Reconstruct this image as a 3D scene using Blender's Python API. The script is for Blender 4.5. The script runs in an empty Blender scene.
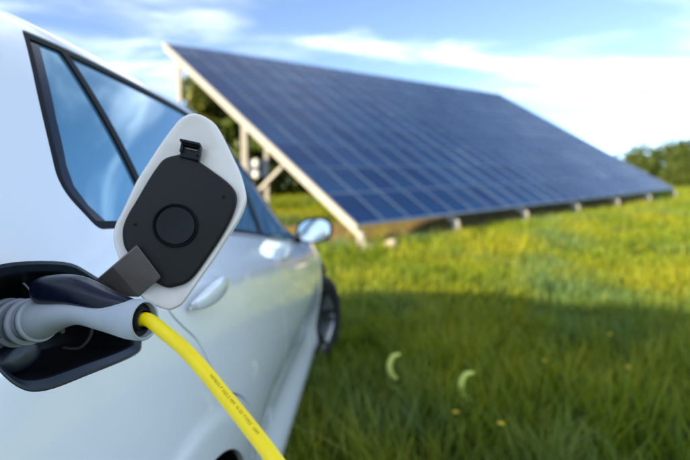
import bpy, bmesh, math, random
import numpy as np
from mathutils import Vector, Matrix, geometry

random.seed(4); rng = np.random.default_rng(7)
R = math.radians
scn = bpy.context.scene
col = scn.collection

# ------------------------------------------------------------------ camera
CAM_H = 1.2
cam = bpy.data.cameras.new('camera'); camo = bpy.data.objects.new('camera', cam); col.objects.link(camo)
camo.location = (0, 0, CAM_H)
PITCH = math.atan(30/510)
camo.rotation_euler = (math.pi/2 - PITCH, 0, 0)
cam.sensor_width = 36; cam.lens = 36*510/690; cam.clip_start = .02; cam.clip_end = 3000
cam.dof.use_dof = True; cam.dof.focus_distance = .53; cam.dof.aperture_fstop = 3.5; cam.dof.aperture_blades = 0
scn.camera = camo

# ------------------------------------------------------------------ sky, sun, exposure
SUN_EL = R(15.3); SUN_DIR = Vector((-.80*math.cos(SUN_EL), -.60*math.cos(SUN_EL), math.sin(SUN_EL)))   # towards the sun
world = bpy.data.worlds.new('World'); scn.world = world; world.use_nodes = True
def build_world():
    nt = world.node_tree; nt.nodes.clear(); N = nt.nodes.new; L = nt.links.new
    out = N('ShaderNodeOutputWorld'); bg = N('ShaderNodeBackground'); sky = N('ShaderNodeTexSky')
    sky.sky_type = 'NISHITA'; sky.sun_disc = False; sky.sun_elevation = SUN_EL
    sky.sun_rotation = math.atan2(SUN_DIR.x, SUN_DIR.y); sky.altitude = 2500; sky.air_density = .66; sky.dust_density = .1; sky.ozone_density = .5
    tc = N('ShaderNodeTexCoord'); sep = N('ShaderNodeSeparateXYZ'); L(tc.outputs['Generated'], sep.inputs[0])
    def m(op, a, b=None):
        n = N('ShaderNodeMath'); n.operation = op
        for i, v in enumerate((a, b)):
            if v is None: continue
            if isinstance(v, (int, float)): n.inputs[i].default_value = v
            else: L(v, n.inputs[i])
        return n.outputs[0]
    zz = m('ADD', m('MAXIMUM', sep.outputs[2], 0.0), .16)
    cb = N('ShaderNodeCombineXYZ'); L(m('DIVIDE', sep.outputs[0], zz), cb.inputs[0]); L(m('DIVIDE', sep.outputs[1], zz), cb.inputs[1])
    mp = N('ShaderNodeMapping'); L(cb.outputs[0], mp.inputs[0]); mp.inputs['Rotation'].default_value = (0, 0, R(-20)); mp.inputs['Scale'].default_value = (.75, 1.5, 1); mp.inputs['Location'].default_value = (20.0, 1.1, 0)
    nz = N('ShaderNodeTexNoise'); L(mp.outputs[0], nz.inputs['Vector']); nz.inputs['Scale'].default_value = 1.15; nz.inputs['Detail'].default_value = 7; nz.inputs['Roughness'].default_value = .56; nz.inputs['Distortion'].default_value = .35
    rp = N('ShaderNodeMapRange'); L(nz.outputs[0], rp.inputs['Value']); rp.interpolation_type = 'SMOOTHSTEP'
    rp.inputs['From Min'].default_value = .43; rp.inputs['From Max'].default_value = .94; rp.inputs['To Max'].default_value = .9
    fade = N('ShaderNodeMapRange'); fade.interpolation_type = 'SMOOTHSTEP'; L(sep.outputs[2], fade.inputs['Value']); fade.inputs['From Min'].default_value = .02; fade.inputs['From Max'].default_value = .42
    mix = N('ShaderNodeMix'); mix.data_type = 'RGBA'; L(m('MULTIPLY', rp.outputs[0], fade.outputs[0]), mix.inputs['Factor']); L(sky.outputs[0], mix.inputs['A']); mix.inputs['B'].default_value = CLOUD
    L(mix.outputs['Result'], bg.inputs[0]); bg.inputs[1].default_value = .050; L(bg.outputs[0], out.inputs[0])
CLOUD = (17.0, 17.3, 17.8, 1)
build_world()
sun = bpy.data.lights.new('sun', 'SUN'); sun.energy = 2.05; sun.angle = R(2.0); sun.color = (1, .81, .50)
suno = bpy.data.objects.new('sun', sun); col.objects.link(suno); suno.rotation_euler = SUN_DIR.to_track_quat('Z', 'Y').to_euler(); suno.location = SUN_DIR*50
scn.view_settings.view_transform = 'Standard'; scn.view_settings.look = 'None'; scn.view_settings.gamma = 1; scn.view_settings.exposure = 2.93
scn.render.engine = 'CYCLES'

# ------------------------------------------------------------------ materials
def new_mat(name):
    m = bpy.data.materials.new(name); m.use_nodes = True; nt = m.node_tree
    return m, nt, nt.nodes['Principled BSDF']
def mat(name, rgb, rough=.5, metal=0, coat=0, spec=.5, noise=None, bump=None, ior=1.5, coat_rough=.03):
    m, nt, b = new_mat(name); N = nt.nodes.new; L = nt.links.new
    b.inputs['Base Color'].default_value = (*rgb, 1); b.inputs['Roughness'].default_value = rough; b.inputs['Metallic'].default_value = metal
    b.inputs['Coat Weight'].default_value = coat; b.inputs['Coat Roughness'].default_value = coat_rough; b.inputs['Specular IOR Level'].default_value = spec; b.inputs['IOR'].default_value = ior
    tc = N('ShaderNodeTexCoord')
    if noise:                                   # (scale, second colour, roughness spread)
        n = N('ShaderNodeTexNoise'); L(tc.outputs['Object'], n.inputs['Vector']); n.inputs['Scale'].default_value = noise[0]; n.inputs['Detail'].default_value = 5
        r = N('ShaderNodeMapRange'); L(n.outputs[0], r.inputs['Value']); r.inputs['From Min'].default_value = .35; r.inputs['From Max'].default_value = .7
        x = N('ShaderNodeMix'); x.data_type = 'RGBA'; L(r.outputs[0], x.inputs['Factor']); x.inputs['A'].default_value = (*rgb, 1); x.inputs['B'].default_value = (*noise[1], 1); L(x.outputs['Result'], b.inputs['Base Color'])
        if len(noise) > 2:
            q = N('ShaderNodeMapRange'); L(n.outputs[0], q.inputs['Value']); q.inputs['To Min'].default_value = max(0, rough-noise[2]); q.inputs['To Max'].default_value = rough+noise[2]; L(q.outputs[0], b.inputs['Roughness'])
    if bump:                                    # (scale, strength, distance)
        n = N('ShaderNodeTexNoise'); L(tc.outputs['Object'], n.inputs['Vector']); n.inputs['Scale'].default_value = bump[0]; n.inputs['Detail'].default_value = 4
        bp = N('ShaderNodeBump'); L(n.outputs[0], bp.inputs['Height']); bp.inputs['Strength'].default_value = bump[1]; bp.inputs['Distance'].default_value = bump[2]; L(bp.outputs[0], b.inputs['Normal'])
    return m
def leaf_mat(name, c1, c2, c3, trans=.35, attr='tone', patch=None):
    m, nt, b = new_mat(name); N = nt.nodes.new; L = nt.links.new
    at = N('ShaderNodeAttribute'); at.attribute_name = attr
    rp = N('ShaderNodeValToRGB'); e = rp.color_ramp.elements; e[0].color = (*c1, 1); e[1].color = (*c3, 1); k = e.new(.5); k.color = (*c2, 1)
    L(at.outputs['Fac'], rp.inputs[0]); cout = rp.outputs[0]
    if patch:
        tc = N('ShaderNodeTexCoord'); n = N('ShaderNodeTexNoise'); L(tc.outputs['Object'], n.inputs['Vector']); n.inputs['Scale'].default_value = patch[0]; n.inputs['Detail'].default_value = 3
        r = N('ShaderNodeMapRange'); L(n.outputs[0], r.inputs['Value']); r.inputs['From Min'].default_value = .5; r.inputs['From Max'].default_value = .68; r.inputs['To Max'].default_value = .8
        x = N('ShaderNodeMix'); x.data_type = 'RGBA'; L(r.outputs[0], x.inputs['Factor']); L(cout, x.inputs['A']); x.inputs['B'].default_value = (*patch[1], 1); cout = x.outputs['Result']
    L(cout, b.inputs['Base Color']); b.inputs['Roughness'].default_value = .5; b.inputs['Specular IOR Level'].default_value = .3
    tr = N('ShaderNodeBsdfTranslucent'); hs = N('ShaderNodeMix'); hs.data_type = 'RGBA'; hs.blend_type = 'MULTIPLY'; hs.inputs['Factor'].default_value = 1
    L(cout, hs.inputs['A']); hs.inputs['B'].default_value = (1.25, 1.15, .6, 1); L(hs.outputs['Result'], tr.inputs[0])
    mx = N('ShaderNodeMixShader'); mx.inputs[0].default_value = trans; L(b.outputs[0], mx.inputs[1]); L(tr.outputs[0], mx.inputs[2]); L(mx.outputs[0], nt.nodes['Material Output'].inputs[0])
    return m
M = {}
M['paint'] = mat('white_paint', (.84, .875, .905), .27, metal=.06, coat=1, noise=(1.1, (.825, .865, .90)), bump=(900, .02, .0004))
def specks(m):
    nt = m.node_tree; N = nt.nodes.new; L = nt.links.new; p = nt.nodes['Principled BSDF']; src = p.inputs['Base Color'].links[0].from_socket
    tc = N('ShaderNodeTexCoord'); vo = N('ShaderNodeTexVoronoi'); L(tc.outputs['Object'], vo.inputs['Vector']); vo.inputs['Scale'].default_value = 30
    a = N('ShaderNodeMapRange'); L(vo.outputs['Distance'], a.inputs['Value']); a.inputs['From Min'].default_value = .022; a.inputs['From Max'].default_value = .034; a.inputs['To Min'].default_value = 1; a.inputs['To Max'].default_value = 0
    s = N('ShaderNodeSeparateColor'); L(vo.outputs['Color'], s.inputs[0]); g = N('ShaderNodeMath'); g.operation = 'GREATER_THAN'; L(s.outputs[0], g.inputs[0]); g.inputs[1].default_value = .90
    k = N('ShaderNodeMath'); k.operation = 'MULTIPLY'; L(a.outputs[0], k.inputs[0]); L(g.outputs[0], k.inputs[1])
    x = N('ShaderNodeMix'); x.data_type = 'RGBA'; L(k.outputs[0], x.inputs['Factor']); L(src, x.inputs['A']); x.inputs['B'].default_value = (.06, .05, .04, 1); L(x.outputs['Result'], p.inputs['Base Color'])
specks(M['paint'])
M['flap_inner'] = mat('flap_inner_paint', (.90, .83, .75), .42, coat=.25, noise=(30, (.86, .79, .71), .06))
M['gloss_black'] = mat('gloss_black_trim', (.003, .0035, .0045), .5, spec=.12)
M['frit'] = mat('printed_glass_edge', (.006, .009, .018), .12, spec=.35)
M['rubber'] = mat('black_rubber', (.008, .008, .009), .75, spec=.3, noise=(60, (.014, .014, .013)))
M['plastic'] = mat('charcoal_plastic', (.0105, .0085, .0075), .5, spec=.28, noise=(120, (.014, .012, .0105), .08), bump=(1500, .25, .0004))
M['plastic_d'] = mat('black_plastic', (.0035, .0035, .004), .42, spec=.25, noise=(50, (.006, .006, .0065), .08))
M['rim_plastic'] = mat('blue_grey_plastic', (.010, .016, .026), .32, spec=.35, noise=(60, (.014, .021, .033), .06))
M['arm'] = mat('hinge_plastic', (.13, .112, .098), .34, noise=(35, (.16, .138, .12), .08), bump=(900, .2, .0003))
M['navy'] = mat('navy_grip', (.003, .006, .017), .28, spec=.4, noise=(60, (.0045, .008, .022), .08), bump=(1800, .2, .0003))
M['plug_grey'] = mat('plug_grey_plastic', (.43, .48, .52), .42, noise=(40, (.40, .45, .49), .06), bump=(1500, .15, .0003))
M['yellow'] = mat('yellow_cable_sheath', (1.0, .77, .002), .36, noise=(50, (.96, .70, .002), .08), bump=(500, .2, .0004))
M['ink'] = mat('black_ink', (.10, .08, .012), .6)
M['alloy'] = mat('dark_alloy', (.025, .028, .032), .35, metal=.5)
M['barrel'] = mat('machined_alloy', (.62, .66, .66), .35, metal=.7)
M['steel'] = mat('brushed_steel', (.45, .45, .46), .35, metal=1)
M['mirror'] = mat('mirror_glass', (.9, .92, .9), .03, metal=1)
M['glass'] = mat('tinted_glass', (.13, .33, .45), .015, metal=.55, spec=.8, ior=1.7)
M['headlamp'] = mat('lamp_glass', (.5, .52, .55), .1, coat=1)
M['taillamp'] = mat('red_lamp_glass', (.25, .005, .005), .12, coat=1)
M['galv'] = mat('cream_painted_steel', (.31, .30, .285), .5, noise=(8, (.25, .24, .225), .1))
M['purlin'] = mat('galvanised_steel', (.20, .27, .38), .5, metal=.1, noise=(10, (.17, .23, .33)))
M['alu'] = mat('aluminium_frame', (.075, .125, .22), .42, metal=.2)
M['stone'] = mat('pale_stone', (.33, .29, .24), .85, noise=(9, (.25, .22, .18)), bump=(30, .6, .02))
M['bark'] = mat('bark', (.09, .065, .045), .9, noise=(7, (.05, .038, .028)), bump=(25, .8, .03))
M['petal'] = mat('yellow_petal', (.75, .52, .01), .55)
M['box'] = mat('dark_blue_box', (.02, .04, .09), .45)
M['disc'] = mat('white_disc', (.78, .78, .74), .5)
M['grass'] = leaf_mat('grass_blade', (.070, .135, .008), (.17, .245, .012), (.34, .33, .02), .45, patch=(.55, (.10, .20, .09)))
M['stalk'] = leaf_mat('pale_stalk', (.66, .76, .16), (.80, .86, .28), (.84, .88, .34), .4)
M['leaf_a'] = leaf_mat('leaf_dark', (.030, .052, .008), (.055, .088, .010), (.095, .118, .015), .3)
M['leaf_b'] = leaf_mat('leaf_light', (.05, .075, .008), (.10, .12, .012), (.16, .16, .02), .3)
def cell_mat():
    m, nt, b = new_mat('solar_cells'); N = nt.nodes.new; L = nt.links.new
    tc = N('ShaderNodeTexCoord'); oi = N('ShaderNodeObjectInfo')
    br = N('ShaderNodeTexBrick'); L(tc.outputs['Object'], br.inputs['Vector']); br.offset = 0; br.inputs['Scale'].default_value = 1
    br.inputs['Brick Width'].default_value = .158; br.inputs['Row Height'].default_value = .158; br.inputs['Mortar Size'].default_value = .0025; br.inputs['Mortar Smooth'].default_value = .1
    br.inputs['Color1'].default_value = (.0025, .026, .090, 1); br.inputs['Color2'].default_value = (.0035, .038, .130, 1); br.inputs['Mortar'].default_value = (.16, .22, .34, 1)
    mx = N('ShaderNodeMix'); mx.data_type = 'RGBA'; mx.blend_type = 'MIX'; L(oi.outputs['Random'], mx.inputs['Factor'])
    d = N('ShaderNodeMix'); d.data_type = 'RGBA'; d.blend_type = 'MULTIPLY'; d.inputs['Factor'].default_value = 1; L(br.outputs[0], d.inputs['A']); d.inputs['B'].default_value = (.55, .6, .75, 1)
    L(d.outputs['Result'], mx.inputs['A']); L(br.outputs[0], mx.inputs['B']); L(mx.outputs['Result'], b.inputs['Base Color'])
    b.inputs['Roughness'].default_value = .24; b.inputs['IOR'].default_value = 1.45; b.inputs['Specular IOR Level'].default_value = .08
    return m
M['cells'] = cell_mat()
def ground_mat():
    m, nt, b = new_mat('meadow_soil'); N = nt.nodes.new; L = nt.links.new
    tc = N('ShaderNodeTexCoord'); n = N('ShaderNodeTexNoise'); L(tc.outputs['Object'], n.inputs['Vector']); n.inputs['Scale'].default_value = 1.3; n.inputs['Detail'].default_value = 9; n.inputs['Roughness'].default_value = .65
    r = N('ShaderNodeValToRGB'); L(n.outputs[0], r.inputs[0]); e = r.color_ramp.elements
    e[0].position = .3; e[0].color = (.022, .030, .008, 1); e[1].position = .72; e[1].color = (.07, .075, .014, 1); k = e.new(.5); k.color = (.04, .055, .010, 1)
    L(r.outputs[0], b.inputs['Base Color']); b.inputs['Roughness'].default_value = .95; b.inputs['Specular IOR Level'].default_value = .1
    n2 = N('ShaderNodeTexNoise'); L(tc.outputs['Object'], n2.inputs['Vector']); n2.inputs['Scale'].default_value = 12; n2.inputs['Detail'].default_value = 6
    bp = N('ShaderNodeBump'); L(n2.outputs[0], bp.inputs['Height']); bp.inputs['Strength'].default_value = .9; bp.inputs['Distance'].default_value = .06; L(bp.outputs[0], b.inputs['Normal'])
    return m
M['ground'] = ground_mat()
M['soil'] = mat('bare_soil', (.30, .185, .10), .95, noise=(2.2, (.22, .14, .08)), bump=(14, .8, .05), spec=.1)

# ------------------------------------------------------------------ helpers
def link(o, parent=None):
    col.objects.link(o)
    if parent: o.parent = parent
    return o
def empty(name, loc=(0, 0, 0), rz=0, label=None, cat=None, group=None):
    o = bpy.data.objects.new(name, None); col.objects.link(o); o.location = loc; o.rotation_euler = (0, 0, rz); o.empty_display_size = .1
    return tag(o, label, cat, group)
def tag(o, label=None, cat=None, group=None, kind=None):
    for k, v in (('label', label), ('category', cat), ('group', group), ('kind', kind)):
        if v: o[k] = v
    return o
def mesh(name, v, f, m, parent=None, smooth=False, sharp=None):
    me = bpy.data.meshes.new(name); me.from_pydata([tuple(p) for p in v], [], [tuple(int(i) for i in q) for q in f]); me.update()
    for x in (m if isinstance(m, (list, tuple)) else [m]): me.materials.append(x)
    if smooth:
        for p in me.polygons: p.use_smooth = True
        if sharp: me.set_sharp_from_angle(angle=R(sharp))
    return link(bpy.data.objects.new(name, me), parent)
def fast_mesh(name, V, T, m, parent=None, attr=None, nrm=None, smooth=True):
    """big triangle mesh from numpy arrays"""
    me = bpy.data.meshes.new(name); V = np.asarray(V, np.float32); T = np.asarray(T, np.int32)
    me.vertices.add(len(V)); me.vertices.foreach_set('co', V.ravel()); me.loops.add(T.size); me.loops.foreach_set('vertex_index', T.ravel())
    me.polygons.add(len(T)); me.polygons.foreach_set('loop_start', np.arange(0, T.size, 3, dtype=np.int32)); me.polygons.foreach_set('loop_total', np.full(len(T), 3, np.int32))
    me.polygons.foreach_set('use_smooth', np.full(len(T), smooth)); me.update(calc_edges=True); me.materials.append(m)
    if attr is not None:
        a = me.attributes.new('tone', 'FLOAT', 'POINT'); a.data.foreach_set('value', np.asarray(attr, np.float32))
    if nrm is not None: me.normals_split_custom_set_from_vertices([tuple(n) for n in nrm])
    return link(bpy.data.objects.new(name, me), parent)
def box_v(c, ax, ay, az, hx, hy, hz):
    c, ax, ay, az = map(np.asarray, (c, ax, ay, az))
    v = [c+ax*hx*i+ay*hy*j+az*hz*k for i in (-1, 1) for j in (-1, 1) for k in (-1, 1)]
    f = [(0, 1, 3, 2), (4, 6, 7, 5), (0, 4, 5, 1), (2, 3, 7, 6), (0, 2, 6, 4), (1, 5, 7, 3)]
    return v, f
def bevel(o, w, n=2):
    b = o.modifiers.new('bevel', 'BEVEL'); b.width = w; b.segments = n; b.limit_method = 'ANGLE'; b.angle_limit = R(40); return o
def beam(name, a, b, w, h, m, parent, up=(0, 0, 1)):
    a = np.array(a, float); b = np.array(b, float); t = b-a; L = np.linalg.norm(t); t /= L; s = np.cross(t, up); s /= np.linalg.norm(s); u = np.cross(s, t)
    v, f = box_v((a+b)/2, t, s, u, L/2, w/2, h/2); return mesh(name, v, f, m, parent)
def tube(pts, rad, n=16, closed_ends=True, up=(0, 0, 1)):
    """swept tube; rad a number, or per point (a, b) half axes"""
    P = np.array(pts, float); k = len(P); V = []; F = []
    T = np.gradient(P, axis=0); T /= np.linalg.norm(T, axis=1)[:, None]; s = np.cross(T[0], up); s /= np.linalg.norm(s)
    for i in range(k):
        s = s-T[i]*(s@T[i]); s /= np.linalg.norm(s); u = np.cross(s, T[i]); r = rad[i] if hasattr(rad, '__len__') else rad; a, b = r if hasattr(r, '__len__') else (r, r)
        for j in range(n):
            q = 2*math.pi*j/n; V.append(P[i]+s*a*math.cos(q)+u*b*math.sin(q))
    for i in range(k-1):
        for j in range(n): F.append((i*n+j, i*n+(j+1) % n, (i+1)*n+(j+1) % n, (i+1)*n+j))
    if closed_ends: F.append(tuple(range(n-1, -1, -1))); F.append(tuple((k-1)*n+j for j in range(n)))
    return V, F
def crom(P, n):
    """Catmull-Rom through points, n samples per span"""
    P = np.array(P, float); Q = np.vstack([2*P[0]-P[1], P, 2*P[-1]-P[-2]]); o = []
    for i in range(1, len(Q)-2):
        for t in np.linspace(0, 1, n, endpoint=False):
            o.append(.5*((2*Q[i])+(Q[i+1]-Q[i-1])*t+(2*Q[i-1]-5*Q[i]+4*Q[i+1]-Q[i+2])*t*t+(-Q[i-1]+3*Q[i]-3*Q[i+1]+Q[i+2])*t**3))
    o.append(Q[-2]); return np.array(o)
def crom_closed(P, n):
    P = np.array(P, float); k = len(P); o = []
    for i in range(k):
        a, b, c, d = P[i-1], P[i], P[(i+1) % k], P[(i+2) % k]
        for t in np.linspace(0, 1, n, endpoint=False): o.append(.5*((2*b)+(c-a)*t+(2*a-5*b+4*c-d)*t*t+(-a+3*b-3*c+d)*t**3))
    return np.array(o)
def area2(P): x, y = P[:, 0], P[:, 1]; return .5*np.sum(x*np.roll(y, -1)-y*np.roll(x, -1))
def inset(P, d):
    """shrink a closed 2D polygon by d"""
    P = np.asarray(P, float); s = 1 if area2(P) > 0 else -1
    e = np.roll(P, -1, 0)-P; e /= np.linalg.norm(e, axis=1)[:, None]+1e-12; n = np.stack([-e[:, 1], e[:, 0]], 1)*s
    m = n+np.roll(n, 1, 0); m /= np.linalg.norm(m, axis=1)[:, None]+1e-12; c = np.clip(np.sum(m*n, 1), .35, 1)
    return P+m*(d/c)[:, None]
def roundpoly(P, r, n=6):
    P = np.array(P, float); o = []; k = len(P); r = r if hasattr(r, '__len__') else [r]*k
    for i in range(k):
        p, a, b = P[i], P[i-1], P[(i+1) % k]; la, lb = np.linalg.norm(a-p), np.linalg.norm(b-p); q = min(r[i], la*.48, lb*.48)
        A = p+(a-p)/la*q; B = p+(b-p)/lb*q
        for t in np.linspace(0, 1, n+1): o.append((1-t)**2*A+2*t*(1-t)*p+t*t*B)
    return np.array(o)
def resample(P, d):
    o = []
    for i in range(len(P)):
        a, b = P[i], P[(i+1) % len(P)]; k = max(1, int(np.linalg.norm(b-a)/d+.5))
        for j in range(k): o.append(a+(b-a)*j/k)
    return np.array(o)
def inside(pts, P):
    x, y = pts[:, 0], pts[:, 1]; r = np.zeros(len(pts), bool); xj, yj = P[-1]
    for xi, yi in P:
        c = ((yi > y) != (yj > y)) & (x < (xj-xi)*(y-yi)/((yj-yi) if yj != yi else 1e-12)+xi); r ^= c; xj, yj = xi, yi
    return r

# ------------------------------------------------------------------ terrain
def gz(x, y):
    y = np.asarray(y, float); a = np.logaddexp(0, (y-4.6)/.35)*.35; b = np.logaddexp(0, (y-26)/1.5)*1.5
    return .08*a-.071*b
def terrain():
    xs = np.unique(np.r_[np.linspace(-14, 20, 120), np.linspace(-300, -14, 40), np.linspace(20, 300, 40)]); ys = np.unique(np.r_[np.linspace(-12, 34, 160), np.linspace(-200, -12, 30), np.linspace(34, 500, 50)])
    X, Y = np.meshgrid(xs, ys); Z = gz(X, Y)+.012*np.sin(X*1.7+Y*.9)+.010*np.sin(Y*2.3-X*.6)
    V = np.stack([X.ravel(), Y.ravel(), Z.ravel()], 1); n = len(xs); i, j = np.meshgrid(np.arange(len(ys)-1), np.arange(n-1), indexing='ij'); a = (i*n+j).ravel()
    T = np.vstack([np.stack([a, a+1, a+n+1], 1), np.stack([a, a+n+1, a+n], 1)])
    tag(fast_mesh('ground', V, T, M['ground']), kind='structure')
terrain()

# ------------------------------------------------------------------ solar array (16.8 m x 9 m table, 24 x 9 modules)
BL = np.array([.2094, 8.8898, .7645]); RV = np.array([.7506, .6586, .0525]); UV = np.array([-.5796, .6182, .531]); NV = np.array([.3172, -.429, .8458])
def soil_strip():
    xs = np.linspace(-.25, 17.4, 60); ss = np.linspace(-.25, 3.4, 16); V = []; n = len(ss); F = []
    g = np.array([-.662, .749, 0]); rv = np.array([.7517, .6595, 0])
    for a in xs:
        for b in ss:
            p = BL+rv*a+g*(b+.13*math.sin(a*2.1)*(1-b/4)); V.append((p[0], p[1], float(gz(p[0], p[1]))+.022+.012*math.sin(p[0]*1.7+p[1]*.9)+.010*math.sin(p[1]*2.3-p[0]*.6)+(-.03 if b in (ss[0], ss[-1]) else 0)))
    for i in range(len(xs)-1):
        for j in range(n-1): F.append((i*n+j, (i+1)*n+j, (i+1)*n+j+1, i*n+j+1))
    tag(mesh('bare_soil', V, F, M['soil'], smooth=True), kind='structure')
soil_strip()
def solar_array():
    g0 = float(gz(BL[0], BL[1])); root = empty('solar_array', (BL[0], BL[1], g0), 0, 'large tilted table of blue solar panels on pale steel posts in the meadow', 'solar array')
    O = np.array(root.location); rot = Matrix((RV, UV, NV)).transposed()
    # one module: aluminium frame with glass face
    w, h, t, fr = .3465, .482, .019, .011; V = []; F = []; mi = []
    for (x, y) in ((-w, -h), (w, -h), (w, h), (-w, h)):
        V += [(x, y, -t), (x, y, t)]
    for (x, y) in ((-w+fr, -h+fr), (w-fr, -h+fr), (w-fr, h-fr), (-w+fr, h-fr)): V += [(x, y, t), (x, y, t-.006)]
    for i in range(4):
        j = (i+1) % 4; F += [(2*i, 2*j, 2*j+1, 2*i+1), (2*i+1, 2*j+1, 8+2*j, 8+2*i), (8+2*i, 8+2*j, 9+2*j, 9+2*i)]; mi += [0, 0, 0]
    F += [(9, 11, 13, 15), (6, 4, 2, 0)]; mi += [1, 0]
    me = bpy.data.meshes.new('solar_module'); me.from_pydata(V, [], F); me.materials.append(M['alu']); me.materials.append(M['cells']); me.polygons.foreach_set('material_index', mi); me.update()
    for j in range(9):
        for i in range(24):
            o = link(bpy.data.objects.new('solar_module', me), root); c = BL+RV*(i+.5)*.7+UV*(j+.5)*1.0-O
            q = rot.to_quaternion() @ Matrix.Rotation(random.gauss(0, .0035), 3, 'X').to_quaternion() @ Matrix.Rotation(random.gauss(0, .0035), 3, 'Y').to_quaternion()
            o.rotation_mode = 'QUATERNION'; o.rotation_quaternion = q; o.location = c
    L = lambda r, s, n=0: BL+RV*r+UV*s+NV*n-O
    for s in range(10):
        beam('purlin', L(.1, min(max(s, .0), 9.0), -.007), L(16.74, min(max(s, .0), 9.0), -.007), .031, .03, M['purlin'], root, NV)
    for i in range(7):
        r = min(max(2.8*i, .05), 16.8)
        beam('rafter', L(r, -.19, -.13), L(r, 9.06, -.14), .07, .11, M['galv'], root, NV)
        for s in (-.14, 4.25, 8.05):
            top = L(r, s, -.18); p = top+O; gzz = float(gz(p[0], p[1])); b = np.array([top[0], top[1], gzz-O[2]-.25])
            beam('post', b, top+np.array([0, 0, .02]), .13, .13, M['galv'], root, (0, 1, 0))
        if i:
            p = L(r, 8.05, -.235); q = L(r, 5.7, -.24); beam('brace', np.array([p[0], p[1], p[2]-2.1]), q, .07, .07, M['galv'], root)
        else:
            p = L(r, 4.25, -.235); q = L(r, 2.5, -.24); beam('brace', np.array([p[0], p[1], p[2]-1.75]), q, .07, .07, M['galv'], root)
    beam('edge_trim', L(-.03, -.06, -.02), L(-.03, 9.04, -.02), .045, .085, M['galv'], root, NV)
    return L, O
AL, AO = solar_array()
def junction_box():
    p = AL(2.8, 8.05, -.235)+AO; c = np.array([p[0]-.20, p[1]-.22, 2.15]); r = empty('junction_box', tuple(c), R(-8), 'dark blue electrical box with two white discs mounted on a post under the solar array', 'electrical box')
    v, f = box_v((0, 0, 0), (1, 0, 0), (0, 1, 0), (0, 0, 1), .33, .13, .27); bevel(mesh('casing', v, f, M['box'], r), .02)
    for z in (.17, -.17):
        V, F = tube([(-.02, -.128, z), (-.02, -.158, z)], .115, 20); mesh('round_disc', V, F, M['disc'], r)
junction_box()
def stone(x, y, r, label):
    bm = bmesh.new(); bmesh.ops.create_icosphere(bm, subdivisions=3, radius=r)
    for v in bm.verts:
        n = v.co.normalized(); k = 1+.12*math.sin(n.x*5+x*9)+.10*math.sin(n.y*6+y*7)+.05*math.sin(n.z*11); v.co *= k; v.co.z *= .8
    me = bpy.data.meshes.new('stone'); bm.to_mesh(me); bm.free(); me.materials.append(M['stone']); [setattr(p, 'use_smooth', True) for p in me.polygons]
    o = link(bpy.data.objects.new('stone', me)); o.location = (x, y, float(gz(x, y))+r*.55); tag(o, label, 'stone', 'pale stones at the foot of the solar array')
stone(.36, 8.55, .12, 'smaller pale stone beside the first post of the solar array')
stone(.80, 8.72, .15, 'larger pale stone at the edge of the bare soil under the array')

# ------------------------------------------------------------------ trees
def leaf_cloud(cent, rad, n, size, squash=.8):
    """leaf quads through a set of clumps: cent (k,3), rad (k,)"""
    k = len(cent); idx = rng.integers(0, k, n); d = rng.normal(size=(n, 3)); d /= np.linalg.norm(d, axis=1)[:, None]
    p = cent[idx]+d*(rad[idx]*rng.uniform(.55, 1.05, n)**.6)[:, None]*np.array([1, 1, squash])
    a = rng.normal(size=(n, 3)); a /= np.linalg.norm(a, axis=1)[:, None]; b = np.cross(a, d+.4*rng.normal(size=(n, 3))); b /= np.linalg.norm(b, axis=1)[:, None]+1e-9; a = np.cross(b, np.cross(a, b)); a /= np.linalg.norm(a, axis=1)[:, None]
    s = size*rng.uniform(.6, 1.4, n)[:, None]
    V = np.stack([p-a*s, p+b*s*.45, p+a*s, p-b*s*.45], 1).reshape(-1, 3); q = np.arange(n)*4
    T = np.vstack([np.stack([q, q+1, q+2], 1), np.stack([q, q+2, q+3], 1)]); tone = np.repeat(np.clip(.5*rng.random(k)[idx]+.5*rng.random(n), 0, 1), 4)
    return V, T, tone
def tree(x, y, h, w, label, light, nl=5200, trunk_h=.28, group='trees beyond the solar array'):
    z = float(gz(x, y)); r = empty('tree', (x, y, z), random.uniform(0, 6), label, 'tree', group)
    tp = h*trunk_h; pts = crom([(0, 0, -.3), (.03*h*random.uniform(-1, 1), .02*h, tp*.6), (.05*h*random.uniform(-1, 1), -.02*h, tp*1.3), (.02*h, .04*h, h*.72)], 6)
    V, F = tube(pts, [h*.028*(1-.75*i/(len(pts)-1)) for i in range(len(pts))], 9); V = list(V)
    k = 26; cen = []; rad = []
    for i in range(k):
        t = (i+.5)/k; zz = tp+(h-tp)*(.08+.86*t); prof = math.sin(math.pi*min(1, (.12+.86*t)))**.7; a = i*2.4+random.uniform(-.5, .5); rr = w*prof*random.uniform(.35, .78)
        c = (rr*math.cos(a), rr*math.sin(a), zz+random.uniform(-.06, .06)*h); cen.append(c); rad.append(w*random.uniform(.26, .46))
        if i % 2 == 0:
            s = pts[min(len(pts)-1, int(len(pts)*(.35+.55*t)))]; v2, f2 = tube(crom([s, (np.array(s)+np.array(c))/2+np.array([0, 0, -.03*h]), c], 3), [h*.011*(1-.8*q/6) for q in range(7)], 5); o = len(V); V += list(v2); F += [tuple(i2+o for i2 in q) for q in f2]
    mesh('trunk', V, F, M['bark'], r, smooth=True)
    LV, LT, tone = leaf_cloud(np.array(cen), np.array(rad), nl, h*.024+.05)
    fast_mesh('crown', LV, LT, M['leaf_b' if light else 'leaf_a'], r, attr=tone, smooth=False)
L1 = 'dark leafy tree standing behind the posts at the high end of the solar array'
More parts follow.
